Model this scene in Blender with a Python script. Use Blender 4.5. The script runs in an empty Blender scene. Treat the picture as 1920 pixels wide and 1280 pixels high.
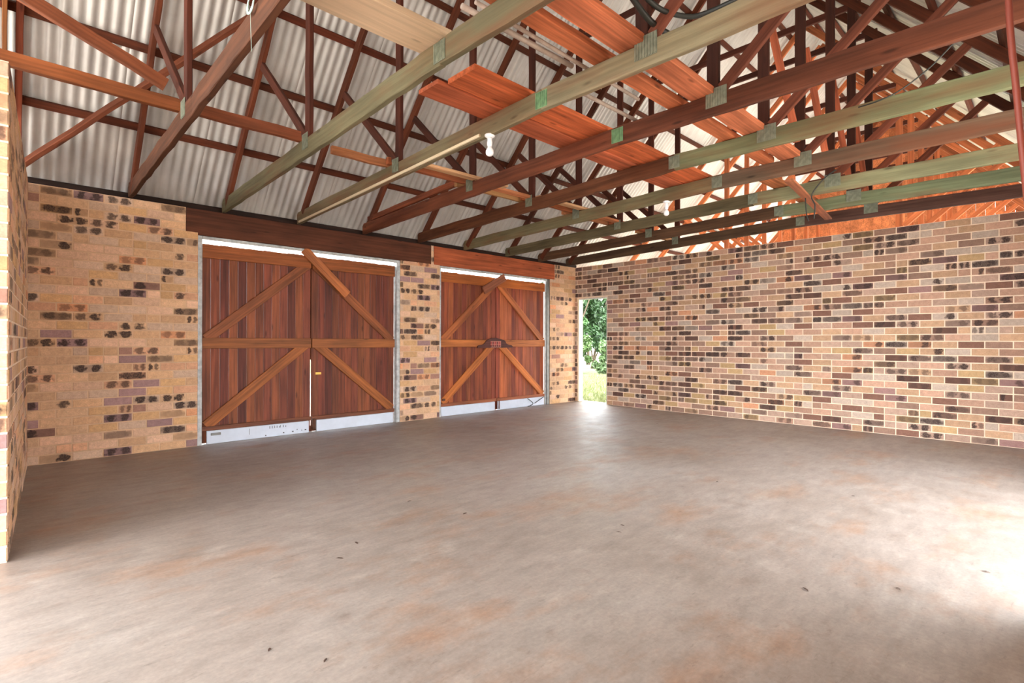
import bpy, bmesh, math, random
from mathutils import Vector, Matrix
import numpy as np

rng = random.Random(7)
scene = bpy.context.scene
COL = scene.collection

def srgb(r, g, b, a=1.0):
    def f(c):
        c /= 255.0
        return c / 12.92 if c <= 0.04045 else ((c + 0.055) / 1.055) ** 2.4
    return (f(r), f(g), f(b), a)

# ------------------------------------------------------------------ camera
EYE = 1.167
YAW, PITCH, ROLL = math.radians(43.926), math.radians(0.0458), math.radians(-0.1618)
FPX = 989.4
cy_, sy_ = math.cos(YAW), math.sin(YAW)
fwd = Vector((sy_, cy_, 0)); rgt = Vector((cy_, -sy_, 0)); dwn = Vector((0, 0, -1))
f2 = fwd * math.cos(PITCH) - dwn * math.sin(PITCH)
d2 = dwn * math.cos(PITCH) + fwd * math.sin(PITCH)
r3 = rgt * math.cos(ROLL) + d2 * math.sin(ROLL)
d3 = -rgt * math.sin(ROLL) + d2 * math.cos(ROLL)
cam_data = bpy.data.cameras.new('camera')
cam_data.sensor_width = 36.0
cam_data.lens = FPX / 1920 * 36.0
cam_data.clip_start = 0.02
cam = bpy.data.objects.new('camera', cam_data)
COL.objects.link(cam)
mw = Matrix((r3, -d3, -f2)).transposed().to_4x4()
mw.translation = Vector((0, 0, EYE))
cam.matrix_world = mw
scene.camera = cam

# ------------------------------------------------------------------ sky and exposure
world = bpy.data.worlds.new('sky'); scene.world = world
world.use_nodes = True
bg = world.node_tree.nodes['Background']
bg.inputs['Color'].default_value = (0.93, 0.965, 1.0, 1)
bg.inputs['Strength'].default_value = 3.0
sun_data = bpy.data.lights.new('sun', 'SUN')
sun_data.energy = 0.5
sun_data.angle = math.radians(28)
sun_data.color = (1.0, 0.97, 0.93)
sun = bpy.data.objects.new('sun', sun_data)
COL.objects.link(sun)
sun.rotation_euler = Vector((0.997, 0.06, -0.38)).to_track_quat('-Z', 'Y').to_euler()
scene.view_settings.view_transform = 'Standard'
scene.view_settings.look = 'None'
scene.view_settings.gamma = 1.0
scene.view_settings.use_curve_mapping = False
scene.view_settings.exposure = 2.5
scene.cycles.max_bounces = 16
scene.cycles.diffuse_bounces = 10
scene.cycles.use_denoising = True

# ------------------------------------------------------------------ dimensions
D = 6.65            # inner face of the front wall (the one with the doors)
RX = 8.14           # inner face of the right wall
H = 2.634           # wall height
RIDGE = 3.01        # Y of the ridge
SL = 1.07           # roof slope
HALF = 3.616
NEAR = -0.63        # inner face of the near wall (behind the view)
XEND = 15.3        # end of the roof beyond the right wall
TX = [.945, 1.825, 2.685, 3.585, 4.49, 5.365, 6.29, 7.11, 7.91, 9.75, 10.65, 11.55, 12.45, 13.3, 14.2, 15.1]

def roof_z(y, off=0.0):
    return 2.74 + off + SL * (HALF - abs(y - RIDGE))

# ------------------------------------------------------------------ object helpers
def link(o, parent=None):
    COL.objects.link(o)
    if parent is not None:
        o.parent = parent
    return o

def tag(o, label=None, cat=None, group=None, kind=None):
    if label: o['label'] = label
    if cat: o['category'] = cat
    if group: o['group'] = group
    if kind: o['kind'] = kind
    return o

def empty(name, loc, label, cat, group=None, kind=None):
    o = bpy.data.objects.new(name, None)
    o.empty_display_size = 0.1
    o.location = loc
    link(o)
    return tag(o, label, cat, group, kind)

def mesh_obj(name, bm, mat, parent=None, smooth=False):
    me = bpy.data.meshes.new(name)
    bm.to_mesh(me); bm.free()
    if mat: me.materials.append(mat)
    if smooth:
        me.polygons.foreach_set('use_smooth', [True] * len(me.polygons))
    o = bpy.data.objects.new(name, me)
    return link(o, parent)

def add_box(bm, x0, x1, y0, y1, z0, z1, bev=0.0):
    vs = [bm.verts.new((x, y, z)) for x in (x0, x1) for y in (y0, y1) for z in (z0, z1)]
    q = [(0, 1, 3, 2), (4, 6, 7, 5), (0, 4, 5, 1), (2, 3, 7, 6), (0, 2, 6, 4), (1, 5, 7, 3)]
    fs = [bm.faces.new([vs[i] for i in f]) for f in q]
    if bev > 0:
        es = list({e for f in fs for e in f.edges})
        bmesh.ops.bevel(bm, geom=es, offset=bev, segments=1, affect='EDGES')
    return vs

def add_tube(bm, pts, r, n=8, closed_ends=True):
    pts = [Vector(p) for p in pts]
    rings = []
    for i, p in enumerate(pts):
        a = pts[max(i - 1, 0)]; b = pts[min(i + 1, len(pts) - 1)]
        t = (b - a).normalized()
        up = Vector((0, 0, 1)) if abs(t.z) < 0.9 else Vector((1, 0, 0))
        u = t.cross(up).normalized(); v = u.cross(t)
        rr = r[i] if isinstance(r, (list, tuple)) else r
        rings.append([bm.verts.new(p + (u * math.cos(k * 2 * math.pi / n) + v * math.sin(k * 2 * math.pi / n)) * rr) for k in range(n)])
    for a, b in zip(rings, rings[1:]):
        for k in range(n):
            bm.faces.new((a[k], a[(k + 1) % n], b[(k + 1) % n], b[k]))
    if closed_ends:
        bm.faces.new(rings[0][::-1]); bm.faces.new(rings[-1])

def add_lathe(bm, prof, n=20, cx=0, cy=0):
    rings = []
    for r, z in prof:
        rings.append([bm.verts.new((cx + r * math.cos(k * 2 * math.pi / n), cy + r * math.sin(k * 2 * math.pi / n), z)) for k in range(n)])
    for a, b in zip(rings, rings[1:]):
        for k in range(n):
            bm.faces.new((a[k], a[(k + 1) % n], b[(k + 1) % n], b[k]))
    bm.faces.new(rings[0][::-1]); bm.faces.new(rings[-1])

def smooth_path(pts, n=6):
    pts = [Vector(p) for p in pts]
    out = []
    for i in range(len(pts) - 1):
        p0 = pts[max(i - 1, 0)]; p1 = pts[i]; p2 = pts[i + 1]; p3 = pts[min(i + 2, len(pts) - 1)]
        for k in range(n):
            t = k / n
            out.append(0.5 * ((2 * p1) + (p2 - p0) * t + (2 * p0 - 5 * p1 + 4 * p2 - p3) * t * t + (3 * p1 - p0 - 3 * p2 + p3) * t ** 3))
    out.append(pts[-1])
    return out

# a length of sawn timber: local X runs along the grain, chamfered edges, slightly uneven faces
def timber(name, p0, p1, w, d, mat, color, parent=None, up=(0, 0, 1), rough=0.0, cham=0.004, seed=None, flat=False):
    p0 = Vector(p0); p1 = Vector(p1)
    L = (p1 - p0).length
    ax = (p1 - p0).normalized()
    upv = Vector(up)
    side = upv.cross(ax)
    if side.length < 1e-4:
        side = Vector((1, 0, 0)).cross(ax)
    side.normalize()
    top = ax.cross(side).normalized()
    r = random.Random(seed if seed is not None else (hash((round(p0.x, 3), round(p0.y, 3), round(p1.z, 3))) & 0xffff))
    nseg = max(1, int(L / 0.18)) if rough > 0 else 1
    c = cham
    sec = [(-w / 2 + c, -d / 2), (w / 2 - c, -d / 2), (w / 2, -d / 2 + c), (w / 2, d / 2 - c), (w / 2 - c, d / 2), (-w / 2 + c, d / 2), (-w / 2, d / 2 - c), (-w / 2, -d / 2 + c)]
    bm = bmesh.new()
    rings = []
    for i in range(nseg + 1):
        x = L * i / nseg
        jy, jz = (r.uniform(-rough, rough), r.uniform(-rough, rough)) if rough else (0, 0)
        ring = []
        for (a, b) in sec:
            ring.append(bm.verts.new((x, a + jy + (r.uniform(-rough, rough) * .5 if rough else 0), b + jz + (r.uniform(-rough, rough) * .5 if rough else 0))))
        rings.append(ring)
    for a, b in zip(rings, rings[1:]):
        for k in range(8):
            bm.faces.new((a[k], a[(k + 1) % 8], b[(k + 1) % 8], b[k]))
    bm.faces.new(rings[0][::-1]); bm.faces.new(rings[-1])
    bmesh.ops.recalc_face_normals(bm, faces=bm.faces)
    o = mesh_obj(name, bm, mat, parent)
    M = Matrix((ax, side, top)).transposed().to_4x4()
    M.translation = p0 - (parent.location if parent is not None else Vector((0, 0, 0)))
    o.matrix_local = M
    o.color = color
    return o

# ------------------------------------------------------------------ materials
def new_mat(name):
    m = bpy.data.materials.new(name); m.use_nodes = True
    nt = m.node_tree
    b = nt.nodes['Principled BSDF']
    return m, nt, b

def N(nt, kind, **kw):
    n = nt.nodes.new(kind)
    for k, v in kw.items():
        setattr(n, k, v)
    return n

def math_node(nt, op, a, b=None, c=None, clamp=False):
    n = nt.nodes.new('ShaderNodeMath'); n.operation = op; n.use_clamp = clamp
    for i, v in enumerate((a, b, c)):
        if v is None: continue
        if hasattr(v, 'is_linked') or hasattr(v, 'links'): nt.links.new(v, n.inputs[i])
        else: n.inputs[i].default_value = v
    return n.outputs[0]

def mix_col(nt, fac, a, b, blend='MIX'):
    n = nt.nodes.new('ShaderNodeMix'); n.data_type = 'RGBA'; n.blend_type = blend; n.clamp_result = False
    for s, v in ((0, fac), (6, a), (7, b)):
        if hasattr(v, 'links'): nt.links.new(v, n.inputs[s])
        else: n.inputs[s].default_value = v
    return n.outputs[2]

def noise(nt, vec, scale, detail=4, rough=0.55, dim=None):
    n = nt.nodes.new('ShaderNodeTexNoise')
    n.inputs['Scale'].default_value = scale
    n.inputs['Detail'].default_value = detail
    n.inputs['Roughness'].default_value = rough
    if vec is not None: nt.links.new(vec, n.inputs['Vector'])
    return n.outputs['Fac']

def ramp(nt, v, stops):
    n = nt.nodes.new('ShaderNodeValToRGB')
    cr = n.color_ramp
    while len(cr.elements) < len(stops): cr.elements.new(0.5)
    for e, (p, c) in zip(cr.elements, stops):
        e.position = p; e.color = c
    nt.links.new(v, n.inputs['Fac'])
    return n.outputs['Color']

def gray(v): return (v, v, v, 1)

def scaled(nt, vec, s, loc=None):
    n = nt.nodes.new('ShaderNodeMapping'); n.inputs['Scale'].default_value = s
    nt.links.new(vec, n.inputs['Vector'])
    if loc is not None: nt.links.new(loc, n.inputs['Location'])
    return n.outputs['Vector']

def wood_material(name, grain=0.45, rough=0.75, stain=0.35, green=0.0):
    m, nt, b = new_mat(name)
    tc = N(nt, 'ShaderNodeTexCoord'); oi = N(nt, 'ShaderNodeObjectInfo')
    off = N(nt, 'ShaderNodeCombineXYZ')
    for i in range(3):
        nt.links.new(math_node(nt, 'MULTIPLY', oi.outputs['Random'], 37.0 + 11 * i), off.inputs[i])
    v = scaled(nt, tc.outputs['Object'], (1.4, 38, 38), off.outputs[0])
    g = noise(nt, v, 1.0, 5, 0.6)
    v2 = scaled(nt, tc.outputs['Object'], (1.6, 7, 7), off.outputs[0])
    s = noise(nt, v2, 1.0, 3, 0.5)
    gv = ramp(nt, g, [(0.28, gray(1 - grain)), (0.72, gray(1 + grain * 0.75))])
    sv = ramp(nt, s, [(0.3, gray(1 - stain)), (0.72, gray(1 + stain * 0.7))])
    c = mix_col(nt, 1.0, oi.outputs['Color'], gv, 'MULTIPLY')
    c = mix_col(nt, 1.0, c, sv, 'MULTIPLY')
    # knots
    vo = N(nt, 'ShaderNodeTexVoronoi'); vo.inputs['Scale'].default_value = 1.0
    nt.links.new(scaled(nt, tc.outputs['Object'], (2.3, 9, 9), off.outputs[0]), vo.inputs['Vector'])
    k = ramp(nt, vo.outputs['Distance'], [(0.05, gray(0.35)), (0.13, gray(1.0))])
    c = mix_col(nt, 0.8, c, k, 'MULTIPLY')
    if green > 0:
        gn = noise(nt, scaled(nt, tc.outputs['Object'], (0.9, 5, 5), off.outputs[0]), 1.3, 3)
        c = mix_col(nt, math_node(nt, 'MULTIPLY', ramp(nt, gn, [(0.45, gray(0)), (0.7, gray(1))]), green), c, srgb(128, 70, 44))
    nt.links.new(c, b.inputs['Base Color'])
    b.inputs['Roughness'].default_value = rough
    b.inputs['Specular IOR Level'].default_value = 0.3
    bp = N(nt, 'ShaderNodeBump'); bp.inputs['Strength'].default_value = 0.35; bp.inputs['Distance'].default_value = 0.004
    nt.links.new(g, bp.inputs['Height']); nt.links.new(bp.outputs['Normal'], b.inputs['Normal'])
    return m

def flat_material(name, col, rough=0.5, metal=0.0, var=0.0, scale=20.0):
    m, nt, b = new_mat(name)
    if var > 0:
        tc = N(nt, 'ShaderNodeTexCoord')
        g = noise(nt, tc.outputs['Object'], scale, 4)
        c = mix_col(nt, 1.0, col, ramp(nt, g, [(0.3, gray(1 - var)), (0.7, gray(1 + var * .5))]), 'MULTIPLY')
        nt.links.new(c, b.inputs['Base Color'])
    else:
        b.inputs['Base Color'].default_value = col
    b.inputs['Roughness'].default_value = rough
    b.inputs['Metallic'].default_value = metal
    return m

def brick_material():
    m, nt, b = new_mat('fired_brick')
    ac = N(nt, 'ShaderNodeAttribute', attribute_name='bcol')
    al = N(nt, 'ShaderNodeAttribute', attribute_name='bloc')
    ab = N(nt, 'ShaderNodeAttribute', attribute_name='burn')
    ge = N(nt, 'ShaderNodeNewGeometry')
    n1 = noise(nt, ge.outputs['Position'], 26.0, 4)
    n2 = noise(nt, ge.outputs['Position'], 90.0, 3)
    sx = N(nt, 'ShaderNodeSeparateXYZ'); nt.links.new(al.outputs['Vector'], sx.inputs[0])
    sb = N(nt, 'ShaderNodeSeparateXYZ'); nt.links.new(ab.outputs['Vector'], sb.inputs[0])
    wob = math_node(nt, 'MULTIPLY', math_node(nt, 'SUBTRACT', n1, 0.5), 1.1)
    x = math_node(nt, 'ADD', sx.outputs[0], wob)
    y = math_node(nt, 'ADD', sx.outputs[1], wob)
    y2 = math_node(nt, 'POWER', math_node(nt, 'ABSOLUTE', math_node(nt, 'MULTIPLY', y, 0.95)), 3.0)
    def spot(cx, w):
        dx = math_node(nt, 'DIVIDE', math_node(nt, 'SUBTRACT', x, cx), w)
        e = math_node(nt, 'ADD', math_node(nt, 'MULTIPLY', dx, dx), y2)
        return math_node(nt, 'MULTIPLY_ADD', e, -1.0, 1.35, clamp=True)
    l = math_node(nt, 'MULTIPLY', spot(-0.5, 0.36), sb.outputs[0])
    r = math_node(nt, 'MULTIPLY', spot(0.5, 0.36), sb.outputs[1])
    f = math_node(nt, 'MULTIPLY', spot(0.0, 1.25), sb.outputs[2])
    fac = math_node(nt, 'ADD', math_node(nt, 'ADD', l, r), f, clamp=True)
    c = mix_col(nt, 1.0, ac.outputs['Color'], ramp(nt, n1, [(0.25, gray(0.84)), (0.75, gray(1.12))]), 'MULTIPLY')
    c = mix_col(nt, 0.7, c, ramp(nt, n2, [(0.3, gray(0.82)), (0.7, gray(1.12))]), 'MULTIPLY')
    c = mix_col(nt, math_node(nt, 'MULTIPLY', fac, ramp(nt, n2, [(0.25, gray(.75)), (0.6, gray(1))])), c, srgb(60, 46, 42))
    nt.links.new(c, b.inputs['Base Color'])
    b.inputs['Roughness'].default_value = 0.85
    b.inputs['Specular IOR Level'].default_value = 0.25
    bp = N(nt, 'ShaderNodeBump'); bp.inputs['Strength'].default_value = 0.4; bp.inputs['Distance'].default_value = 0.003
    nt.links.new(n2, bp.inputs['Height']); nt.links.new(bp.outputs['Normal'], b.inputs['Normal'])
    return m

def mortar_material(name, col):
    m, nt, b = new_mat(name)
    ge = N(nt, 'ShaderNodeNewGeometry')
    n1 = noise(nt, ge.outputs['Position'], 5.0, 5)
    n2 = noise(nt, ge.outputs['Position'], 120.0, 3)
    c = mix_col(nt, 1.0, col, ramp(nt, n1, [(0.3, gray(0.82)), (0.7, gray(1.1))]), 'MULTIPLY')
    nt.links.new(c, b.inputs['Base Color'])
    b.inputs['Roughness'].default_value = 0.95
    bp = N(nt, 'ShaderNodeBump'); bp.inputs['Strength'].default_value = 0.4; bp.inputs['Distance'].default_value = 0.002
    nt.links.new(n2, bp.inputs['Height']); nt.links.new(bp.outputs['Normal'], b.inputs['Normal'])
    return m

def concrete_material():
    m, nt, b = new_mat('stained_concrete')
    ge = N(nt, 'ShaderNodeNewGeometry')
    P = ge.outputs['Position']
    big = noise(nt, P, 0.55, 5, 0.6)
    st = noise(nt, scaled(nt, P, (0.9, 1.5, 1)), 1.2, 6, 0.65)
    mid = noise(nt, P, 4.0, 6, 0.65)
    fine = noise(nt, P, 55.0, 4, 0.6)
    strk = noise(nt, scaled(nt, P, (5.0, 13.0, 1)), 1.0, 6, 0.7)
    c = ramp(nt, big, [(0.3, srgb(132, 120, 111)), (0.5, srgb(146, 135, 127)), (0.7, srgb(156, 148, 141))])
    c = mix_col(nt, math_node(nt, 'MULTIPLY', ramp(nt, st, [(0.52, gray(0)), (0.68, gray(1))]), 0.55), c, srgb(150, 108, 76))
    c = mix_col(nt, math_node(nt, 'MULTIPLY', ramp(nt, mid, [(0.56, gray(0)), (0.72, gray(1))]), 0.5), c, srgb(170, 160, 150))
    c = mix_col(nt, math_node(nt, 'MULTIPLY', ramp(nt, mid, [(0.28, gray(1)), (0.42, gray(0))]), 0.45), c, srgb(108, 88, 76))
    c = mix_col(nt, 0.85, c, ramp(nt, strk, [(0.3, gray(0.76)), (0.7, gray(1.18))]), 'MULTIPLY')
    scuff = noise(nt, scaled(nt, P, (9.0, 30.0, 1)), 1.0, 6, 0.75)
    c = mix_col(nt, 0.55, c, ramp(nt, scuff, [(0.32, gray(0.55)), (0.42, gray(1.0)), (0.62, gray(1.0)), (0.72, gray(1.3))]), 'MULTIPLY')
    c = mix_col(nt, 0.8, c, ramp(nt, fine, [(0.3, gray(0.85)), (0.7, gray(1.1))]), 'MULTIPLY')
    nt.links.new(c, b.inputs['Base Color'])
    nt.links.new(ramp(nt, mid, [(0.3, gray(0.36)), (0.7, gray(0.56))]), b.inputs['Roughness'])
    b.inputs['Specular IOR Level'].default_value = 0.55
    bp = N(nt, 'ShaderNodeBump'); bp.inputs['Strength'].default_value = 0.3; bp.inputs['Distance'].default_value = 0.006
    nt.links.new(strk, bp.inputs['Height'])
    nt.links.new(bp.outputs['Normal'], b.inputs['Normal'])
    return m

def iron_material():
    m, nt, b = new_mat('galvanised_iron')
    ge = N(nt, 'ShaderNodeNewGeometry')
    n1 = noise(nt, ge.outputs['Position'], 2.2, 5)
    n2 = noise(nt, scaled(nt, ge.outputs['Position'], (30, 2, 2)), 1.0, 4)
    c = mix_col(nt, 1.0, srgb(206, 204, 200), ramp(nt, n1, [(0.3, gray(0.82)), (0.7, gray(1.1))]), 'MULTIPLY')
    c = mix_col(nt, 0.6, c, ramp(nt, n2, [(0.3, gray(0.85)), (0.7, gray(1.1))]), 'MULTIPLY')
    nt.links.new(c, b.inputs['Base Color'])
    b.inputs['Metallic'].default_value = 0.3
    b.inputs['Roughness'].default_value = 0.42
    return m

M_FRAME = wood_material('rough_frame_timber', 0.4, 0.8, 0.35)
M_GREEN = wood_material('weathered_treated_pine', 0.3, 0.8, 0.25, green=0.55)
M_DOOR = wood_material('oiled_door_timber', 0.5, 0.6, 0.3)
M_PALE = wood_material('raw_pine', 0.18, 0.8, 0.12)
M_BRICK = brick_material()
M_MORTAR = mortar_material('sandy_mortar', srgb(208, 172, 138))
M_MORTAR_PALE = mortar_material('pale_mortar', srgb(226, 202, 176))
M_CONC = concrete_material()
M_IRON = iron_material()
M_WHITE = flat_material('white_paint', srgb(200, 207, 219), 0.6, 0, 0.08, 9)
M_OLDPAINT = flat_material('peeling_pale_paint', srgb(186, 188, 186), 0.7, 0, 0.4, 14)
M_GREYMETAL = flat_material('dull_grey_metal', srgb(128, 126, 120), 0.5, 0.4, 0.3, 10)
M_PLATE = flat_material('zinc_nail_plate', srgb(140, 146, 128), 0.55, 0.35, 0.3, 30)
M_PLATEGREEN = flat_material('green_zinc_nail_plate', srgb(120, 160, 118), 0.6, 0.2, 0.3, 30)
M_DARK = flat_material('black_rubber', srgb(48, 50, 46), 0.5)
M_RED = flat_material('red_brown_cable', srgb(140, 66, 50), 0.55)
M_PLASTIC = flat_material('white_plastic', srgb(236, 236, 238), 0.35)
M_PIPE = flat_material('grey_pipe', srgb(178, 160, 146), 0.5, 0, 0.2, 20)
M_DUCT = flat_material('cream_duct', srgb(220, 204, 172), 0.5)
M_RUST = flat_material('rusty_iron', srgb(96, 58, 40), 0.8, 0.3, 0.3, 30)
M_YELLOW = flat_material('yellow_tape', srgb(236, 196, 92), 0.6)
M_TWINE = flat_material('pale_green_twine', srgb(176, 206, 196), 0.7)
M_LEAFDRY = flat_material('dry_leaf', srgb(70, 50, 40), 0.9)
M_INK = flat_material('faded_ink', srgb(70, 66, 70), 0.8)

# ------------------------------------------------------------------ floor and ground
def quad_mesh(name, x0, x1, y0, y1, z0, z1, mat):
    bm = bmesh.new(); add_box(bm, x0, x1, y0, y1, z0, z1)
    bmesh.ops.recalc_face_normals(bm, faces=bm.faces)
    return mesh_obj(name, bm, mat)

tag(quad_mesh('floor', -5.0, RX + 0.25, NEAR - 0.25, D + 0.25, -0.12, 0.0, M_CONC), 'bare concrete floor with brown stains and pale worn patches', 'floor', kind='structure')

gm, gnt, gb = new_mat('lawn_ground')
gge = N(gnt, 'ShaderNodeNewGeometry')
gn1 = noise(gnt, gge.outputs['Position'], 0.8, 5)
gn2 = noise(gnt, gge.outputs['Position'], 14.0, 5)
gc = ramp(gnt, gn1, [(0.35, srgb(176, 164, 148)), (0.55, srgb(188, 178, 164)), (0.7, srgb(200, 190, 178))])
gc = mix_col(gnt, 0.8, gc, ramp(gnt, gn2, [(0.3, gray(0.7)), (0.7, gray(1.25))]), 'MULTIPLY')
gnt.links.new(gc, gb.inputs['Base Color']); gb.inputs['Roughness'].default_value = 1.0
tag(quad_mesh('ground', -40, 60, -40, 60, -0.3, -0.14, gm), 'pale dry ground outside around the shed', 'ground', kind='structure')
wm, wnt, wb_ = new_mat('lawn_soil')
wge = N(wnt, 'ShaderNodeNewGeometry')
wc = ramp(wnt, noise(wnt, wge.outputs['Position'], 0.7, 5), [(0.35, srgb(78, 92, 44)), (0.55, srgb(104, 108, 64)), (0.72, srgb(128, 118, 90))])
wc = mix_col(wnt, 0.8, wc, ramp(wnt, noise(wnt, wge.outputs['Position'], 14.0, 5), [(0.3, gray(0.7)), (0.7, gray(1.25))]), 'MULTIPLY')
wnt.links.new(wc, wb_.inputs['Base Color']); wb_.inputs['Roughness'].default_value = 1.0
tag(quad_mesh('lawn', 9.0, 40, 6.0, 40, -0.2, -0.125, wm), 'patchy yellow-green lawn outside the open doorway', 'lawn', kind='structure')

# ------------------------------------------------------------------ bricks
PITCH_Z, PITCH_X, JOINT = 0.085, 0.24, 0.011
BR_H = PITCH_Z - JOINT
PAL_FRONT = [((212, 172, 136), 6), ((208, 166, 128), 6), ((214, 174, 144), 5), ((212, 162, 128), 3), ((204, 172, 146), 3), ((158, 118, 102), 1.3), ((160, 126, 122), 1.3), ((212, 150, 110), .8), ((202, 160, 116), 2)]
PAL_RIGHT = [((182, 146, 116), 5), ((182, 144, 122), 4), ((178, 158, 142), 3.5), ((174, 144, 126), 3), ((164, 128, 108), 3), ((142, 112, 96), 2), ((122, 88, 74), 1.5), ((192, 138, 106), 1), ((146, 112, 106), 1.2), ((180, 148, 108), 2)]

def pick(r, pal):
    t = r.uniform(0, sum(w for _, w in pal))
    for c, w in pal:
        t -= w
        if t <= 0: return c
    return pal[0][0]

def brick_style(r, pal, dark, pair=.42):
    c = pick(r, pal)
    k = r.uniform(0.93, 1.06)
    col = srgb(*[min(255, v * k) for v in c])
    burn = [0, 0, 0]
    t = r.random()
    if t < dark * pair: burn = [r.uniform(.45, 1), r.uniform(.45, 1), r.uniform(0, .35)]
    elif t < dark * (pair + .2):
        burn = [r.uniform(.5, 1), 0, r.uniform(0, .4)] if r.random() < .5 else [0, r.uniform(.5, 1), r.uniform(0, .4)]
    elif t < dark * 1.0: burn = [r.uniform(0, .3), r.uniform(0, .3), r.uniform(.4, .95)]
    return col, burn

BV = 0.0035
def brick_arrays(L, h=BR_H, depth=0.034):
    x, z, b = L / 2, h / 2, BV
    v = [(-x + b, 0, -z + b), (x - b, 0, -z + b), (x - b, 0, z - b), (-x + b, 0, z - b),
         (-x, b, -z), (x, b, -z), (x, b, z), (-x, b, z),
         (-x, depth, -z), (x, depth, -z), (x, depth, z), (-x, depth, z)]
    f = [(0, 1, 2, 3)] + [(i, 4 + i, 4 + (i + 1) % 4, (i + 1) % 4) for i in range(4)] + [(4 + i, 8 + i, 8 + (i + 1) % 4, 4 + (i + 1) % 4) for i in range(4)]
    return v, f

def set_attrs(me, cols, locs, burns):
    a = me.attributes.new('bcol', 'FLOAT_COLOR', 'POINT'); a.data.foreach_set('color', np.array(cols, dtype=np.float32).ravel())
    a = me.attributes.new('bloc', 'FLOAT_VECTOR', 'POINT'); a.data.foreach_set('vector', np.array(locs, dtype=np.float32).ravel())
    a = me.attributes.new('burn', 'FLOAT_VECTOR', 'POINT'); a.data.foreach_set('vector', np.array(burns, dtype=np.float32).ravel())

def brick_mesh(L, style):
    v, f = brick_arrays(L)
    me = bpy.data.meshes.new('brick')
    me.from_pydata(v, [], f); me.update()
    col, burn = style
    set_attrs(me, [col] * len(v), [(p[0] / (L / 2), p[2] / (BR_H / 2), 0) for p in v], [burn] * len(v))
    me.materials.append(M_BRICK)
    return me

POOLS = {}
def pooled_brick(L, pal_id, pal, dark, r):
    key = (round(L, 2), pal_id)
    pool = POOLS.setdefault(key, [])
    cap = 90 if L > 0.2 else 14
    if len(pool) < cap:
        pool.append(brick_mesh(round(L, 2) if L < 0.2 else L, brick_style(r, pal, dark, .42 if pal is PAL_FRONT else .26)))
        return pool[-1]
    return r.choice(pool)

EYEV = Vector((0, 0, EYE))
def lay_bricks(wall, runs_at, z_top, pal_id, pal, dark, keep=300, seed=1, z_from=0.0, hx=lambda c: 0, extra=None):
    """runs_at(z0,z1) -> list of (a,b) spans along the wall's local X that are brick"""
    r = random.Random(seed)
    cells = []
    nc = int(round((z_top - z_from) / PITCH_Z))
    for c in range(nc):
        z0 = z_from + c * PITCH_Z + JOINT * 0.5; z1 = z0 + BR_H
        for a, b in runs_at(z0, z1):
            start = math.floor(a / PITCH_X) * PITCH_X - (PITCH_X / 2 if c % 2 else 0)
            x = start
            while x < b:
                s, e = max(x + JOINT / 2, a), min(x + PITCH_X - JOINT / 2, b)
                if e - s > 0.03:
                    if e - s > 0.2 and r.random() < 0.07:
                        m_ = (s + e) / 2
                        cells.append((s, m_ - JOINT / 2, z0)); cells.append((m_ + JOINT / 2, e, z0))
                    else:
                        cells.append((s, e, z0))
                x += PITCH_X
    mwm = Matrix.Translation(wall.location) @ wall.rotation_euler.to_matrix().to_4x4()
    nrm = mwm.to_3x3() @ Vector((0, -1, 0))
    def size(cell):
        p = mwm @ Vector(((cell[0] + cell[1]) / 2, 0, cell[2] + BR_H / 2))
        q = p - EYEV
        dist = q.length
        c = (M3 @ q)
        if c.z <= 0.05: return 0
        u, v = FPX * c.x / c.z, FPX * c.y / c.z
        if abs(u) > 990 or abs(v) > 660: return 0
        return (cell[1] - cell[0]) * max(0, -q.dot(nrm)) / dist ** 3
    cells.sort(key=size, reverse=True)
    rest = []
    for i, (s, e, z0) in enumerate(cells):
        L = e - s
        dy = r.uniform(-0.0015, 0.0015)
        if i < keep:
            o = bpy.data.objects.new('brick', pooled_brick(L, pal_id, pal, dark, r))
            o.parent = wall
            o.location = ((s + e) / 2, -0.004 + dy, z0 + BR_H / 2)
            o.rotation_euler = (r.uniform(-.008, .008), 0, r.uniform(-.006, .006))
            COL.objects.link(o)
        else:
            rest.append((s, e, z0, dy))
    if rest:
        V, Fc, C, Lc, B = [], [], [], [], []
        for s, e, z0, dy in rest:
            L = e - s
            v, f = brick_arrays(L)
            col, burn = brick_style(r, pal, dark, .42 if pal is PAL_FRONT else .26)
            n = len(V)
            for p in v:
                V.append((p[0] + (s + e) / 2, p[1] - 0.004 + dy, p[2] + z0 + BR_H / 2))
                C.append(col); Lc.append((p[0] / (L / 2), p[2] / (BR_H / 2), 0)); B.append(burn)
            Fc += [tuple(n + k for k in q) for q in f]
        me = bpy.data.meshes.new('brickwork'); me.from_pydata(V, [], Fc); me.update()
        set_attrs(me, C, Lc, B); me.materials.append(M_BRICK)
        o = bpy.data.objects.new('brickwork', me)
        o['kind'] = 'stuff'
        link(o, wall)

M3 = Matrix((r3, d3, f2))

def wall_body(name, loc, rotz, rects, thick, mat, label):
    bm = bmesh.new()
    for (x0, x1, z0, z1) in rects:
        add_box(bm, x0, x1, 0.0, thick, z0, z1)
    bmesh.ops.recalc_face_normals(bm, faces=bm.faces)
    o = mesh_obj(name, bm, mat)
    o.location = loc; o.rotation_euler = (0, 0, rotz)
    return tag(o, label, 'wall', kind='structure')

def spans(rects):
    def f(z0, z1):
        zc = (z0 + z1) / 2
        out = sorted((a, b) for (a, b, c, d) in rects if c <= zc <= d)
        res = []
        for a, b in out:
            if res and a - res[-1][1] < 0.003: res[-1] = (res[-1][0], b)
            else: res.append((a, b))
        return res
    return f

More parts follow.
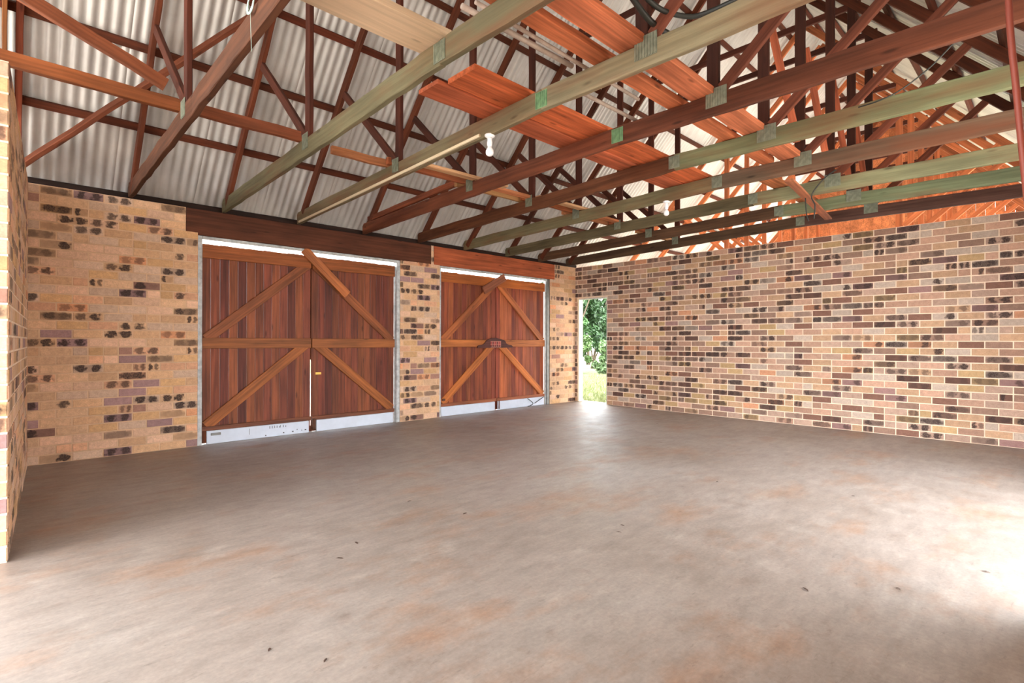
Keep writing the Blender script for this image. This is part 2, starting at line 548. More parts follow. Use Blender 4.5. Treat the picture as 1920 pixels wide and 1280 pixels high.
# front wall with the two door openings
O1a, O1b, O2a, O2b = 1.552, 4.148, 4.852, 7.390
L1a, L1b, L2a, L2b = 1.435, 4.690, 4.735, 7.520
LZ = 2.345
front_rects = [(-0.35, L1a, 0, H), (L1a, O1a, 0, LZ), (O1b, L1b, 0, LZ), (L1b, L2a, 0, H), (L2a, O2a, 0, LZ), (O2b, L2b, 0, LZ), (L2b, RX + 0.11, 0, H)]
# merge the piers so that courses run through
wf = wall_body('wall_front', (0, D, 0), 0, front_rects, 0.11, M_MORTAR, 'sandy brick wall with dark burnt bricks holding both timber doors')
lay_bricks(wf, spans(front_rects), H, 'front', PAL_FRONT, 0.33, 300, 11)

# right wall with the doorway, local X runs towards the viewer
DY0, DY1, DZ = 5.885, 6.59, 2.015
right_rects = [(-D, -DY1, 0, H), (-DY1, -DY0, DZ, H), (-DY0, 0.9, 0, H)]
wr = wall_body('wall_right', (RX, 0, 0), -math.pi / 2, right_rects, 0.11, M_MORTAR_PALE, 'long brick wall of mottled bricks in pale mortar with open doorway')
lay_bricks(wr, spans(right_rects), H, 'right', PAL_RIGHT, 0.46, 300, 12)

# left wall, seen along its face
LW0 = Vector((0.015, 3.842, 0)); LW1 = Vector((0.157, D, 0))
lang = math.atan2(LW1.y - LW0.y, LW1.x - LW0.x)
llen = (LW1 - LW0).length
left_rects = [(0, llen - 0.02, 0, H)]
wl = wall_body('wall_left', LW0, lang, left_rects, 0.23, M_MORTAR_PALE, 'left brick wall seen edge on at the side opening')
lay_bricks(wl, spans(left_rects), H, 'front', PAL_FRONT, 0.25, 240, 13)
# the end face of the left wall
rr = random.Random(5)
for c in range(31):
    z0 = c * PITCH_Z + JOINT / 2
    for (a, b) in ([(0.0, 0.23)] if c % 2 else [(0.0, 0.11), (0.12, 0.23)]):
        o = bpy.data.objects.new('brick', pooled_brick(b - a, 'front', PAL_FRONT, 0.2, rr))
        o.parent = wl
        o.rotation_euler = (0, 0, -math.pi / 2)
        o.location = (-0.004, (a + b) / 2, z0 + BR_H / 2)
        COL.objects.link(o)

# near wall, behind the view, with a wide opening
bm = bmesh.new()
add_box(bm, 0.62, 3.14, -0.09, 0.018, 0, H); add_box(bm, 5.9, RX + .1, NEAR - .02, NEAR + .09, 0, H); add_box(bm, -0.44, 0.62, NEAR - .02, NEAR + .09, 0, H); add_box(bm, -0.44, -0.25, NEAR + .09, 0.36, 0, H)
bmesh.ops.recalc_face_normals(bm, faces=bm.faces)
tag(mesh_obj('wall_near', bm, M_MORTAR), 'plain brick pier and side wall stub behind the viewpoint', 'wall', kind='structure')
# ------------------------------------------------------------------ lintels, plates, frames
C_RED = srgb(124, 58, 34); C_DK = srgb(92, 50, 34)
def trim(o, label, cat='trim', group=None): return tag(o, label, cat, group, 'structure')
o = timber('trim_1', (L1a + .003, D + 0.045, (LZ + H) / 2), (L1b - .003, D + 0.045, (LZ + H) / 2), 0.10, H - LZ - .004, M_FRAME, srgb(88, 48, 30), rough=.002)
trim(o, 'dark brown timber lintel over the large left door', 'lintel')
o = timber('trim_2', (L2a + .003, D + 0.045, (LZ + H) / 2), (L2b - .003, D + 0.045, (LZ + H) / 2), 0.10, H - LZ - .004, M_FRAME, srgb(166, 86, 52), rough=.002)
trim(o, 'orange brown timber lintel over the smaller right door', 'lintel')
o = timber('trim_3', (-0.3, D + 0.075, H + 0.035), (RX + 0.1, D + 0.075, H + 0.035), 0.04, 0.068, M_FRAME, srgb(46, 30, 24))
trim(o, 'almost black timber plate along the top of the front wall', 'beam')
for px_ in (-4.8, 0.4, 3.3, RX + .05):
    o = timber('roof_post', (px_, NEAR - .075, -.14), (px_, NEAR - .075, H), .1, .1, M_FRAME, srgb(140, 84, 56), up=(1, 0, 0))
    tag(o, 'post of the open near side, standing %s' % {-4.8: 'far outside to the left', .4: 'close to the viewpoint', 3.3: 'past the brick pier'}.get(px_, 'at the right wall end'), 'post')
o = timber('trim_4', (-5.0, NEAR - 0.075, H + 0.035), (RX + 0.1, NEAR - 0.075, H + 0.035), 0.04, 0.068, M_FRAME, srgb(46, 30, 24))
trim(o, 'timber plate along the posts of the open near side', 'beam')

def door_frame(name, xa, xb, wl_, wr_, label, mat_r):
    e = empty(name, ((xa + xb) / 2, D, 0), label, 'frame', None, 'structure')
    ox = (xa + xb) / 2
    for s, (a, b, m) in (('jamb', (xa, xa + wl_, M_OLDPAINT)), ('jamb', (xb - wr_, xb, mat_r))):
        bm = bmesh.new(); add_box(bm, a + .001 - ox, b - .001 - ox, 0.004, 0.105, 0.0, LZ - .002, 0.003)
        bmesh.ops.recalc_face_normals(bm, faces=bm.faces)
        mesh_obj(s, bm, m, e)
    bm = bmesh.new(); add_box(bm, xa + wl_ - ox, xb - wr_ - ox, 0.004, 0.06, LZ - 0.034, LZ - .002, 0.003)
    bmesh.ops.recalc_face_normals(bm, faces=bm.faces)
    mesh_obj('head_strip', bm, M_OLDPAINT, e)
    return e
door_frame('trim_5', O1a, O1b, 0.047, 0.055, 'peeling pale frame around the large left door', M_OLDPAINT)
fr2 = door_frame('trim_6', O2a, O2b, 0.03, 0.07, 'grey and white frame around the smaller right door', M_GREYMETAL)
ox2 = (O2a + O2b) / 2
bm = bmesh.new(); add_tube(bm, [(O2b - 0.085 - ox2, 0.03, 0.0), (O2b - 0.085 - ox2, 0.03, 2.3)], 0.014, 8)
mesh_obj('door_stop_pipe', bm, M_OLDPAINT, fr2, True)
# doorway lining in the right wall
e = empty('trim_7', (RX, (DY0 + DY1) / 2, 0), 'thin cream timber lining of the open doorway in the right wall', 'frame', None, 'structure')
oy = (DY0 + DY1) / 2
bm = bmesh.new(); add_box(bm, -0.006, 0.125, DY1 - 0.035 - oy, DY1 - 0.002 - oy, 0, DZ - .002, 0.003); mesh_obj('jamb', bm, M_DUCT, e)
bm = bmesh.new(); add_box(bm, 0.0, 0.112, DY0 + .002 - oy, DY0 + 0.014 - oy, 0, DZ - .002, 0.002); mesh_obj('jamb', bm, M_OLDPAINT, e)
bm = bmesh.new(); add_box(bm, 0.0, 0.112, DY0 + .015 - oy, DY1 - 0.036 - oy, DZ - 0.016, DZ - .002, 0.002); mesh_obj('head_strip', bm, M_OLDPAINT, e)

# ------------------------------------------------------------------ the four door leaves
BOARD_COLS = [(122, 62, 38), (126, 66, 39), (116, 56, 38), (136, 74, 42), (122, 62, 42), (130, 70, 42), (112, 53, 37)]
YB = 0.075          # board face behind the wall face
def leaf(name, xa, xb, hinge_left, label, low=0.002, top=2.275, seed=1, warm=1.0, kick=None):
    r = random.Random(seed)
    x0 = (xa + xb) / 2
    e = empty(name, (x0, D + YB, 0), label, 'door', 'timber shed door leaves', 'structure')
    n = 13
    wb = (xb - xa) / n
    for i in range(n):
        c = r.choice(BOARD_COLS); k = r.uniform(.9, 1.12) * warm
        a = xa + i * wb + 0.0015; b = a + wb - 0.003
        timber('plank', ((a + b) / 2, D + YB + 0.011 + r.uniform(0, .002), low + r.uniform(0, .006)), ((a + b) / 2, D + YB + 0.011 + r.uniform(0, .002), top - r.uniform(0, .008)), 0.022, b - a, M_DOOR, srgb(*[min(255, v * k) for v in c]), e, up=(1, 0, 0), cham=.003, seed=r.randint(0, 9999))
    def rail(nm, p, q, w, y=-0.016, t=0.028, c=(150, 86, 48), m=M_DOOR):
        return timber(nm, (p[0], D + YB + y, p[1]), (q[0], D + YB + y, q[1]), t, w, m, srgb(*[min(255, v * warm) for v in c]), e, cham=.004)
    rail('top_rail', (xa + .004, 2.185), (xb - .004, 2.185), 0.155, c=(150, 82, 36))
    rail('middle_rail', (xa + .004, 1.143), (xb - .004, 1.143), 0.122, c=(150, 88, 44))
    rail('bottom_rail', (xa + .004, 0.175), (xb - .004, 0.175), 0.05, c=(130, 76, 50))
    # braces rise from the hinge side towards the meeting edge
    if hinge_left: pts = [((xa + 0.046, 1.19), (xb - 0.045, 2.15)), ((xa + 0.046, 0.205), (xb - 0.065, 1.13))]
    else: pts = [((xb - 0.046, 1.19), (xa + 0.045, 2.15)), ((xb - 0.046, 0.205), (xa + 0.065, 1.13))]
    for j, (p, q) in enumerate(pts):
        rail('brace', p, q, 0.115, y=-0.0145, t=0.025, c=(164, 94, 44) if j else (146, 82, 44))
    if kick:
        bm = bmesh.new(); add_box(bm, kick[0] - x0, kick[1] - x0, -0.062, -0.036, 0.004, 0.152, 0.004)
        bmesh.ops.recalc_face_normals(bm, faces=bm.faces)
        tag(mesh_obj('kick_board', bm, M_WHITE, e), 'white painted kick board')
    return e
d1 = leaf('door_1', 1.604, 2.858, True, 'left leaf of the large timber door with painted kick board', seed=3, kick=(1.65, 2.815), warm=0.94)
d2 = leaf('door_2', 2.866, 4.088, False, 'right leaf of the large timber door with yellow patch', seed=4, kick=(2.915, 4.045), warm=0.92)
d3_ = leaf('door_3', 4.900, 6.082, True, 'left leaf of the smaller timber door beside the brick pier', seed=5, kick=(4.905, 6.02), warm=1.1)
d4 = leaf('door_4', 6.094, 7.300, False, 'right leaf of the smaller timber door near the room corner', seed=6, kick=(6.095, 7.25), warm=1.2)
def part_box(e, name, xa, xb, ya, yb, za, zb, mat, lab=None, bev=.002):
    bm = bmesh.new(); add_box(bm, xa - e.location.x, xb - e.location.x, ya - e.location.y, yb - e.location.y, za, zb, bev)
    bmesh.ops.recalc_face_normals(bm, faces=bm.faces)
    o = mesh_obj(name, bm, mat, e)
    if lab: o['label'] = lab
    return o
yk = D + YB - 0.062
part_box(d1, 'cover_strip', 2.835, 2.89, D + YB + .0265, D + YB + .04, 0.93, 2.26, M_RUST)
part_box(d1, 'leak_strip', 2.835, 2.89, D + YB + .0265, D + YB + .04, 0.001, 0.075, M_RUST)  # added behind the leaf gap to block light leaking at the floor
part_box(d3_, 'cover_strip', 6.06, 6.115, D + YB + .0265, D + YB + .04, 0.001, 2.26, M_RUST)
part_box(d2, 'yellow_patch', 2.925, 3.0, D + YB - .003, D + YB, 0.735, 0.765, M_YELLOW, 'small yellow patch on a plank')
part_box(d2, 'drop_bolt', 2.872, 2.91, D + YB - .05, D + YB - .002, 0.03, 0.17, M_RUST, 'rusty drop bolt at the meeting edge')
part_box(d4, 'drop_bolt', 6.1, 6.118, yk - .012, yk - .001, 0.02, 0.165, M_RUST)
part_box(d1, 'hinge_foot', 1.69, 1.79, yk - .016, yk - .001, 0.098, 0.125, M_GREYMETAL)
part_box(d3_, 'dark_hinge', 4.93, 4.985, D + YB - .05, D + YB - .03, 0.24, 0.275, M_RUST)
# faded stencil strokes on the white kick board of the left leaf
bm = bmesh.new()
for k, (dx, hh) in enumerate([(0, .03), (.028, .03), (.056, .03), (.084, .028), (.112, .018), (.125, .03), (.16, .028), (.19, .02)]):
    add_box(bm, 2.33 + dx - d1.location.x, 2.337 + dx - d1.location.x, -0.0635, -0.0618, 0.105, 0.105 + hh)
for (xx, zz, w_) in [(2.49, .03, .016), (2.60, .032, .02), (2.66, .05, .008), (2.72, .035, .007), (2.76, .036, .02), (2.28, .02, .012)]:
    add_box(bm, xx - d1.location.x, xx + w_ - d1.location.x, -0.0635, -0.0618, zz, zz + .014)
for (xx, zz, w_) in [(2.10, .06, .004)]:
    add_box(bm, xx - d1.location.x, xx + w_ - d1.location.x, -0.0635, -0.0618, zz, zz + .07)
mesh_obj('stencil_mark', bm, M_INK, d1)
# wire on the last kick board
bm = bmesh.new()
add_tube(bm, smooth_path([(6.80, yk - .01, .15), (6.93, yk - .02, .06), (6.86, yk - .03, .02), (6.79, yk - .03, .012)], 5), 0.007, 6)
add_tube(bm, smooth_path([(6.99, yk - .01, .05), (7.1, yk - .015, .10), (7.24, yk - .01, .15)], 5), 0.006, 6)
tag(mesh_obj('bent_wire', bm, M_DARK), 'bent dark wire lying against the white kick board of the right door', 'wire')
# loose bars laid across the tops of the doors
o = timber('door_bar', (2.745, D + 0.012, 2.335), (3.335, D + 0.012, 1.795), 0.024, 0.115, M_DOOR, srgb(172, 100, 54), cham=.004)
tag(o, 'loose timber bar slanting down across the top of the large left door', 'bar')
o = timber('door_bar', (5.755, D + 0.012, 2.02), (6.24, D + 0.012, 2.285), 0.026, 0.13, M_DOOR, srgb(140, 84, 60), cham=.004)
tag(o, 'short brown board slanting across the top of the smaller right door', 'board')

# shaped plaque with a plaid middle on the smaller door
pm, pnt, pb = new_mat('red_plaid')
ptc = N(pnt, 'ShaderNodeTexCoord'); psx = N(pnt, 'ShaderNodeSeparateXYZ'); pnt.links.new(ptc.outputs['Object'], psx.inputs[0])
def stripes(sock, f, th):
    s = math_node(pnt, 'SINE', math_node(pnt, 'MULTIPLY', sock, f))
    return math_node(pnt, 'GREATER_THAN', s, th)
sA = math_node(pnt, 'MAXIMUM', stripes(psx.outputs[0], 130, .8), stripes(psx.outputs[2], 130, .8))
sB = math_node(pnt, 'MAXIMUM', stripes(psx.outputs[0], 65, .55), stripes(psx.outputs[2], 65, .55))
pc = mix_col(pnt, sB, srgb(150, 58, 52), srgb(92, 44, 42))
pc = mix_col(pnt, math_node(pnt, 'MULTIPLY', sA, .55), pc, srgb(214, 150, 130))
pnt.links.new(pc, pb.inputs['Base Color']); pb.inputs['Roughness'].default_value = .8
pl = empty('plaque', (6.04, D + 0.02, 1.066), 'dark shaped wooden plaque with red plaid middle on the right door rail', 'plaque')
outl = [(-.40, 0), (.40, 0), (.40, .03), (.37, .045), (.30, .05), (.25, .075), (.22, .12), (.19, .135), (.10, .15), (.02, .17), (-.08, .165), (-.16, .145), (-.20, .125), (-.24, .08), (-.29, .052), (-.37, .045), (-.40, .03)]
bm = bmesh.new()
fv = [bm.verts.new((x, 0, z)) for x, z in outl]; bv_ = [bm.verts.new((x, .022, z)) for x, z in outl]
bm.faces.new(fv); bm.faces.new(bv_[::-1])
for i in range(len(outl)):
    j = (i + 1) % len(outl); bm.faces.new((fv[i], bv_[i], bv_[j], fv[j]))
bmesh.ops.recalc_face_normals(bm, faces=bm.faces)
pw = mesh_obj('backboard', bm, M_DOOR, pl); pw.color = srgb(86, 46, 40)
bm = bmesh.new(); add_box(bm, -.12, .12, -.006, -.0005, .008, .115, .004)
bmesh.ops.recalc_face_normals(bm, faces=bm.faces)
tag(mesh_obj('plaid_panel', bm, pm, pl), 'red plaid panel')

# ------------------------------------------------------------------ roof: trusses
K = (112, 106, 80); G = (118, 126, 96); B_ = (96, 58, 37); DB = (84, 54, 42); RB = (104, 58, 39)
CHORDS = [(B_, B_), (K, K), ((126, 114, 86), (146, 136, 108)), (RB, RB), (B_, (110, 114, 84)), ((116, 108, 80), (112, 92, 74)), ((100, 90, 66), (130, 130, 100)), ((98, 70, 50), (122, 132, 102)), ((92, 70, 52), (88, 62, 54))] + [((176, 110, 76), (186, 116, 78))] * 8  # last entry: chords beyond the wall, bright light put into their colour
TLAB = [
    'first roof truss beside the left wall, brown bottom chord with twine',
    'second truss from the left wall, greenish chord carrying the cream board end',
    'third truss from the left wall, khaki chord with the cable duct and nearest bulb',
    'fourth truss from the left wall, deep red-brown bottom chord',
    'fifth truss from the left wall, chord half brown and half olive',
    'sixth truss from the left wall, khaki chord with the farther bulb',
    'seventh truss from the left wall, chord turning yellow-green at its right half',
    'eighth truss from the left wall, brown chord turning pale green',
    'ninth truss, dark brown chord just above the top of the right brick wall']
BORD = ['first', 'second', 'third', 'fourth', 'fifth', 'sixth', 'seventh', 'eighth']
CB = lambda y: 2.645 + 0.12 * min(1, max(0, (D - y) / 3.9)) - 0.03 * max(0, (2.6 - y) / 3.2)
CD = 0.145
def chord_mid(y): return CB(y) + CD / 2

def nail_plate(parent, x, y, z, w, h, mat, tilt=0.0):
    bm = bmesh.new()
    n = 8
    add_box(bm, -0.0015, 0.0, -w / 2, w / 2, -h / 2, h / 2)
    for i in range(n):
        a = -w / 2 + (i + .25) * w / n
        add_box(bm, -0.005, -0.0015, a, a + w / n * .5, -h / 2 + .004, h / 2 - .004)
    bmesh.ops.recalc_face_normals(bm, faces=bm.faces)
    o = mesh_obj('nail_plate', bm, mat, parent)
    o.location = Vector((x, y, z)) - parent.location
    o.rotation_euler = (tilt, 0, 0)
    return o

W = 0.042
def truss(i, x):
    beyond = x > RX
    r = random.Random(100 + i)
    e = empty('roof_truss', (x, D, H), TLAB[i] if not beyond else '%s roof truss beyond the right brick wall, orange-brown with bright light painted into its colour' % BORD[i - 9], 'truss', 'roof trusses' if not beyond else 'roof trusses beyond the right wall')
    ca, cb = CHORDS[i]
    def j(c, s=1.0):
        k = r.uniform(.9, 1.1) * s
        return srgb(*[min(255, v * k) for v in c])
    mat_a = M_GREEN if ca[1] > 90 else M_FRAME
    mat_b = M_GREEN if cb[1] > 90 else M_FRAME
    red = (94, 46, 25) if not beyond else (196, 116, 74)  # beyond the wall, bright light is painted into lighter timber colours
    ys = 2.48
    timber('bottom_chord', (x, D + 0.035, chord_mid(D) + .002), (x, ys + .001, chord_mid(ys)), W, CD, mat_a, j(ca), e, rough=.003, seed=i * 3 + 1)
    timber('bottom_chord', (x, ys - .001, chord_mid(ys)), (x, NEAR - 0.03, chord_mid(NEAR) + .002), W, CD, mat_b, j(cb), e, rough=.003, seed=i * 3 + 2)
    # rafters: upper edge lies on the batten plane
    dr = 0.095; dz = -dr / 2 * math.sqrt(1 + SL * SL)
    y0, y1 = D - 0.05, RIDGE
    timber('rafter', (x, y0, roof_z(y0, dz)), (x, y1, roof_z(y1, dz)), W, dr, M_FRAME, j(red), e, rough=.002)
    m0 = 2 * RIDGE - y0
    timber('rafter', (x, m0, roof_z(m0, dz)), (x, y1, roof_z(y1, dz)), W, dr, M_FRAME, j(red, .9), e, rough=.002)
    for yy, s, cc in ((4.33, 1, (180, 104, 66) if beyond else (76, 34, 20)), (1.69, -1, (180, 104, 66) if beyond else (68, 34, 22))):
        pz0 = chord_mid(yy) + CD / 2; pz1 = roof_z(yy, 2 * dz)
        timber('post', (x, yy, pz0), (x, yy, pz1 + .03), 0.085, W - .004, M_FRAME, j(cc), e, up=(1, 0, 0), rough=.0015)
        # strut from the post foot out to the rafter
        ya = yy + s * 0.06; yb = yy + s * 1.12
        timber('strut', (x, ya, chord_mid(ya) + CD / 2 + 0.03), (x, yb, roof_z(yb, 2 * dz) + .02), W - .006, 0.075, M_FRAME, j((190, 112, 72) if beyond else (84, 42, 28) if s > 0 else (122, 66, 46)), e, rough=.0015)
    timber('collar_tie', (x, 4.42, 5.09), (x, 1.60, 5.09), W - .006, 0.075, M_FRAME, j((78, 38, 26)), e)
    if not beyond:
        xf = x - W / 2 - 0.003
        pm_ = M_PLATEGREEN if i in (2, 3) else M_PLATE
        nail_plate(e, xf, 2.48, chord_mid(2.48), 0.11, 0.115, pm_)
        nail_plate(e, xf, 1.66, chord_mid(1.66) + .045, 0.15, 0.13, M_PLATE)
        nail_plate(e, xf, 4.36, chord_mid(4.36) + .045, 0.11, 0.13, M_PLATE)
    return e
TR = [truss(i, x) for i, x in enumerate(TX)]
# the doubling strip above the fourth truss chord at the wall end
timber('chord_splint', (TX[3], D - 0.10, chord_mid(D) + .115), (TX[3], 4.55, chord_mid(4.5) + .135), .04, .07, M_FRAME, srgb(134, 70, 44), TR[3], rough=.002)

# gable rafter over the left wall
xg = 0.085
e = empty('gable_rafter', (xg, D, H), 'red-brown rafter pair above the left wall at the side opening', 'rafter')
dr = .09; dz = -dr / 2 * math.sqrt(1 + SL * SL)
timber('rafter', (xg, D - .05, roof_z(D - .05, dz)), (xg, RIDGE, roof_z(RIDGE, dz)), .045, dr, M_FRAME, srgb(140, 72, 50), e, rough=.002)
timber('rafter', (xg, NEAR + .05, roof_z(NEAR + .05, dz)), (xg, RIDGE, roof_z(RIDGE, dz)), .045, dr, M_FRAME, srgb(140, 76, 54), e, rough=.002)

timber('side_board', (xg - .085, 6.15, roof_z(6.15, -.16)), (xg - .085, RIDGE, roof_z(RIDGE, -.16)), .03, .22, M_FRAME, srgb(124, 76, 40), e, rough=.002)
# battens
RB_Y = [6.19, 5.68, 5.19, 4.69, 4.19, 3.70, 3.22]
ORD = ['lowest', 'second', 'third', 'fourth', 'fifth', 'sixth', 'topmost']
for side in (1, -1):
    for k, y in enumerate(RB_Y):
        yy = y if side > 0 else 2 * RIDGE - y
        z = roof_z(yy, 0.019 * math.sqrt(1 + SL * SL) + .001)
        n = Vector((0, side * SL, 1)).normalized()
        o = timber('roof_batten', (-4.95, yy, z), (XEND, yy, z), 0.07, 0.038, M_FRAME, srgb(94 + rng.uniform(-8, 8), 44, 25), up=n, cham=.003)
        tag(o, '%s red-brown roof batten on the %s slope counting up from the eave' % (ORD[k], 'front door' if side > 0 else 'near'), 'batten', 'roof battens')

# corrugated sheets
def sheet_mesh(width=0.765, length=1.0, pitch=0.085, amp=0.009, per=8):
    n = int(width / pitch * per)
    V, Fc = [], []
    for j in range(3):
        for i in range(n + 1):
            x = width * i / n
            V.append((x, length * j / 2, amp * math.cos(2 * math.pi * x / pitch)))
    for j in range(2):
        for i in range(n):
            a = j * (n + 1) + i
            Fc.append((a, a + 1, a + n + 2, a + n + 1))
    me = bpy.data.meshes.new('roof_sheet'); me.from_pydata(V, [], Fc); me.update()
    me.polygons.foreach_set('use_smooth', [True] * len(me.polygons))
    me.materials.append(M_IRON)
    return me
ceil = empty('ceiling', (0, RIDGE, 6.6), 'corrugated galvanised iron roof seen from below', 'roof', None, 'structure')
soff = 0.052 * math.sqrt(1 + SL * SL)
SLEN = (HALF + 0.16) * math.sqrt(1 + SL * SL)
SME = sheet_mesh(length=SLEN)
ang = math.atan(SL)
k = 0
x = -5.0
while x < XEND:
    for side in (1, -1):
        o = bpy.data.objects.new('roof_sheet', SME); o.parent = ceil
        lift = 0.0025 * (k % 2)
        if side > 0:
            o.rotation_euler = (-ang, 0, 0)
            o.location = (x, 0.0, roof_z(RIDGE, soff) - 6.6 + lift)
        else:
            o.rotation_euler = (-ang, 0, math.pi)
            o.location = (x + 0.765, 0.0, roof_z(RIDGE, soff) - 6.6 + lift)
        COL.objects.link(o)
    x += 0.765 - 0.0425; k += 1
bm = bmesh.new()
for s in (1, -1):
    vs = [bm.verts.new((a, s * b, c)) for a, b, c in ((-5, 0, .16), (XEND, 0, .16), (XEND, .2, -.03), (-5, .2, -.03))]
    bm.faces.new(vs)
rc = mesh_obj('ridge_cap', bm, M_IRON, ceil); rc.location = (0, 0, roof_z(RIDGE, soff) - 6.6)

# ------------------------------------------------------------------ bracing and loose timber overhead
def ctop(y): return CB(y) + CD
def loose(name, p, q, w, d, col, label, cat, mat=M_FRAME, group=None, up=(0, 0, 1), rough=.002):
    o = timber(name, p, q, w, d, mat, srgb(*col), up=up, rough=rough)
    return tag(o, label, cat, group)
# binder running across the chords, in overlapping lengths
zb = ctop(4.5) + 0.047
loose('ceiling_binder', (-0.12, 4.50, zb), (1.05, 4.53, zb), .05, .09, (128, 72, 38), 'brown binder length from the left wall to the first truss', 'beam', rough=.004, group='binder lengths over the chords')
loose('ceiling_binder', (1.06, 4.50, zb), (1.98, 4.47, zb), .05, .085, (130, 72, 46), 'brown binder length between the first and second trusses', 'beam', rough=.003, group='binder lengths over the chords')
BL = ['second and third', 'third and fourth', 'fourth and fifth', 'fifth and sixth', 'sixth and seventh', 'seventh and eighth', 'eighth and ninth']
for i in range(1, 8):
    xa, xb = TX[i] + (0.30 if i == 1 else -0.05), TX[i + 1] + 0.16
    yy = 4.46 + (0.10 if i % 2 else 0.0)
    c = [(160, 88, 50), (172, 112, 74), (158, 88, 54), (196, 146, 96)][i % 4]
    loose('ceiling_binder', (xa, yy, zb - .01), (xb, yy - .03, zb - .01), .045, .07, c, 'binder length between the %s trusses' % BL[i - 1], 'beam', rough=.003, group='binder lengths over the chords')
    if i in (2, 3, 4, 5):
        loose('ceiling_batten', (xa + .1, yy - .17, zb - .02), (xb + .25, yy - .20, zb - .02), .09, .03, [(206, 160, 118), (190, 120, 80)][i % 2], 'flat batten lying beside the binder between the %s trusses' % BL[i - 1], 'batten', rough=.002, group='loose battens over the chords')
# wind brace under the battens on the front slope
def rp(x, y, off=-.05): return (x, y, roof_z(y, off))
loose('wind_brace', rp(0.10, 6.45, -.20), rp(1.62, 5.14, -.20), .04, .085, (112, 58, 34), 'long diagonal brace rising across the front slope by the left wall', 'brace', up=(0, SL, 1), rough=.003)
loose('corner_brace', (0.03, 4.62, 3.40), (0.86, 4.58, 3.06), .05, .085, (122, 66, 38), 'slanting timber coming down to the binder beside the left wall', 'brace', rough=.004)
# stored boards
zt = ctop(2.6) + .022
loose('stored_board', (0.35, 2.59, zt + .012), (1.86, 2.575, zt + .012), .27, .045, (216, 190, 158), 'wide raw cream board lying over the first two trusses', 'board', M_PALE)
loose('stored_board', (2.10, 3.02, ctop(3) + .02), (5.55, 3.00, ctop(3) + .02), .23, .03, (186, 98, 64), 'reddish board with splintered near end lying across the chords, door side', 'board', group='boards stored on the chords')
loose('stored_board', (2.17, 2.745, ctop(2.75) + .022), (5.75, 2.72, ctop(2.75) + .022), .29, .036, (206, 106, 62), 'wide orange board with clean cut end lying across the chords', 'board', group='boards stored on the chords')
loose('stored_board', (1.62, 1.985, ctop(2) + .03), (5.35, 1.975, ctop(2) + .03), .12, .05, (196, 112, 72), 'narrow orange plank of the upper pair across the chords', 'plank', group='boards stored on the chords')
loose('stored_board', (1.62, 1.76, ctop(1.76) + .03), (5.5, 1.77, ctop(1.76) + .03), .18, .05, (198, 116, 80), 'wider orange plank of the upper pair across the chords', 'plank', group='boards stored on the chords')
loose('stored_board', (5.45, 2.20, ctop(2.1) + .03), (7.6, 2.16, ctop(2.1) + .03), .16, .04, (196, 122, 78), 'orange plank lying over the farther trusses', 'plank', group='boards stored on the chords')
# board nailed under the far chords
def at_z(u, v, z):
    dvec = M3.transposed() @ Vector(((u - 960) / FPX, (v - 640) / FPX, 1))
    t = (z - EYE) / dvec.z
    return Vector((0, 0, EYE)) + dvec * t
p = at_z(1480, 338, CB(2.0) - .012); q = at_z(1553, 410, CB(2.0) - .012)
loose('nailed_board', p, q, .085, .022, (176, 110, 78), 'brown board nailed slanting under the far chords', 'board')
# slanting ties between truss posts on the near side
for i, (xa, xb) in enumerate([(4.55, 5.32), (5.55, 6.25), (6.4, 7.07), (7.2, 7.87)]):
    loose('cross_brace', (xa, 1.70, 4.0), (xb, 1.70, 3.04), .03, .06, (184, 98, 66), 'orange slanting brace between posts, %s from the viewer' % ['first', 'second', 'third', 'fourth'][i], 'brace', group='slanting braces between posts', up=(0, 1, 0))

# pipes, cables, wires
def tube_thing(name, pts, r, mat, label, cat, n=6, sm=True, group=None):
    bm = bmesh.new(); add_tube(bm, smooth_path(pts, n) if n else pts, r, 8)
    return tag(mesh_obj(name, bm, mat, None, sm), label, cat, group)
zp = ctop(2.1) + .016
tube_thing('pipe', [(1.72, 2.17, zp), (2.60, 2.155, zp)], 0.016, M_PIPE, 'short grey pipe lying over the second truss', 'pipe', 0)
tube_thing('pipe', [(1.75, 2.095, zp), (3.30, 2.115, zp)], 0.012, M_PIPE, 'long thin grey pipe beside the upper orange planks', 'pipe', 0)
tube_thing('pipe', [(2.9, 2.34, ctop(2.3) + .016), (3.62, 2.33, ctop(2.3) + .016)], 0.014, M_PIPE, 'white pipe length between third and fourth trusses', 'pipe', 0)
zc = ctop(1.5) + .03
tube_thing('power_cable', [at_z(1175, -20, 3.02), at_z(1215, 35, 2.99), at_z(1258, 66, 2.955), at_z(1292, 71, 2.93), at_z(1340, 42, 2.96), at_z(1420, 6, 3.0), at_z(1470, -20, 3.03)], 0.017, M_DARK, 'thick dark cable looping over the khaki chord at the top', 'cable')
tube_thing('power_cable', [at_z(1200, -15, 3.04), at_z(1240, 18, 3.02), at_z(1290, 31, 3.0), at_z(1330, 22, 3.0), at_z(1400, -10, 3.02)], 0.014, M_DARK, 'second dark cable strand behind the looping cable', 'cable')
tube_thing('hanging_cord', [(3.0, 0.168, 3.50), (3.0, 0.15, 2.60), (3.0, 0.125, 2.2), (3.0, 0.10, 1.85), (2.98, 0.02, 0.8), (2.96, -0.02, 0.02)], 0.012, M_RED, 'red-brown cord hanging at the right edge', 'cord')
def at_x(u, v, x):
    dvec = M3.transposed() @ Vector(((u - 960) / FPX, (v - 640) / FPX, 1))
    return Vector((0, 0, EYE)) + dvec * (x / dvec.x)
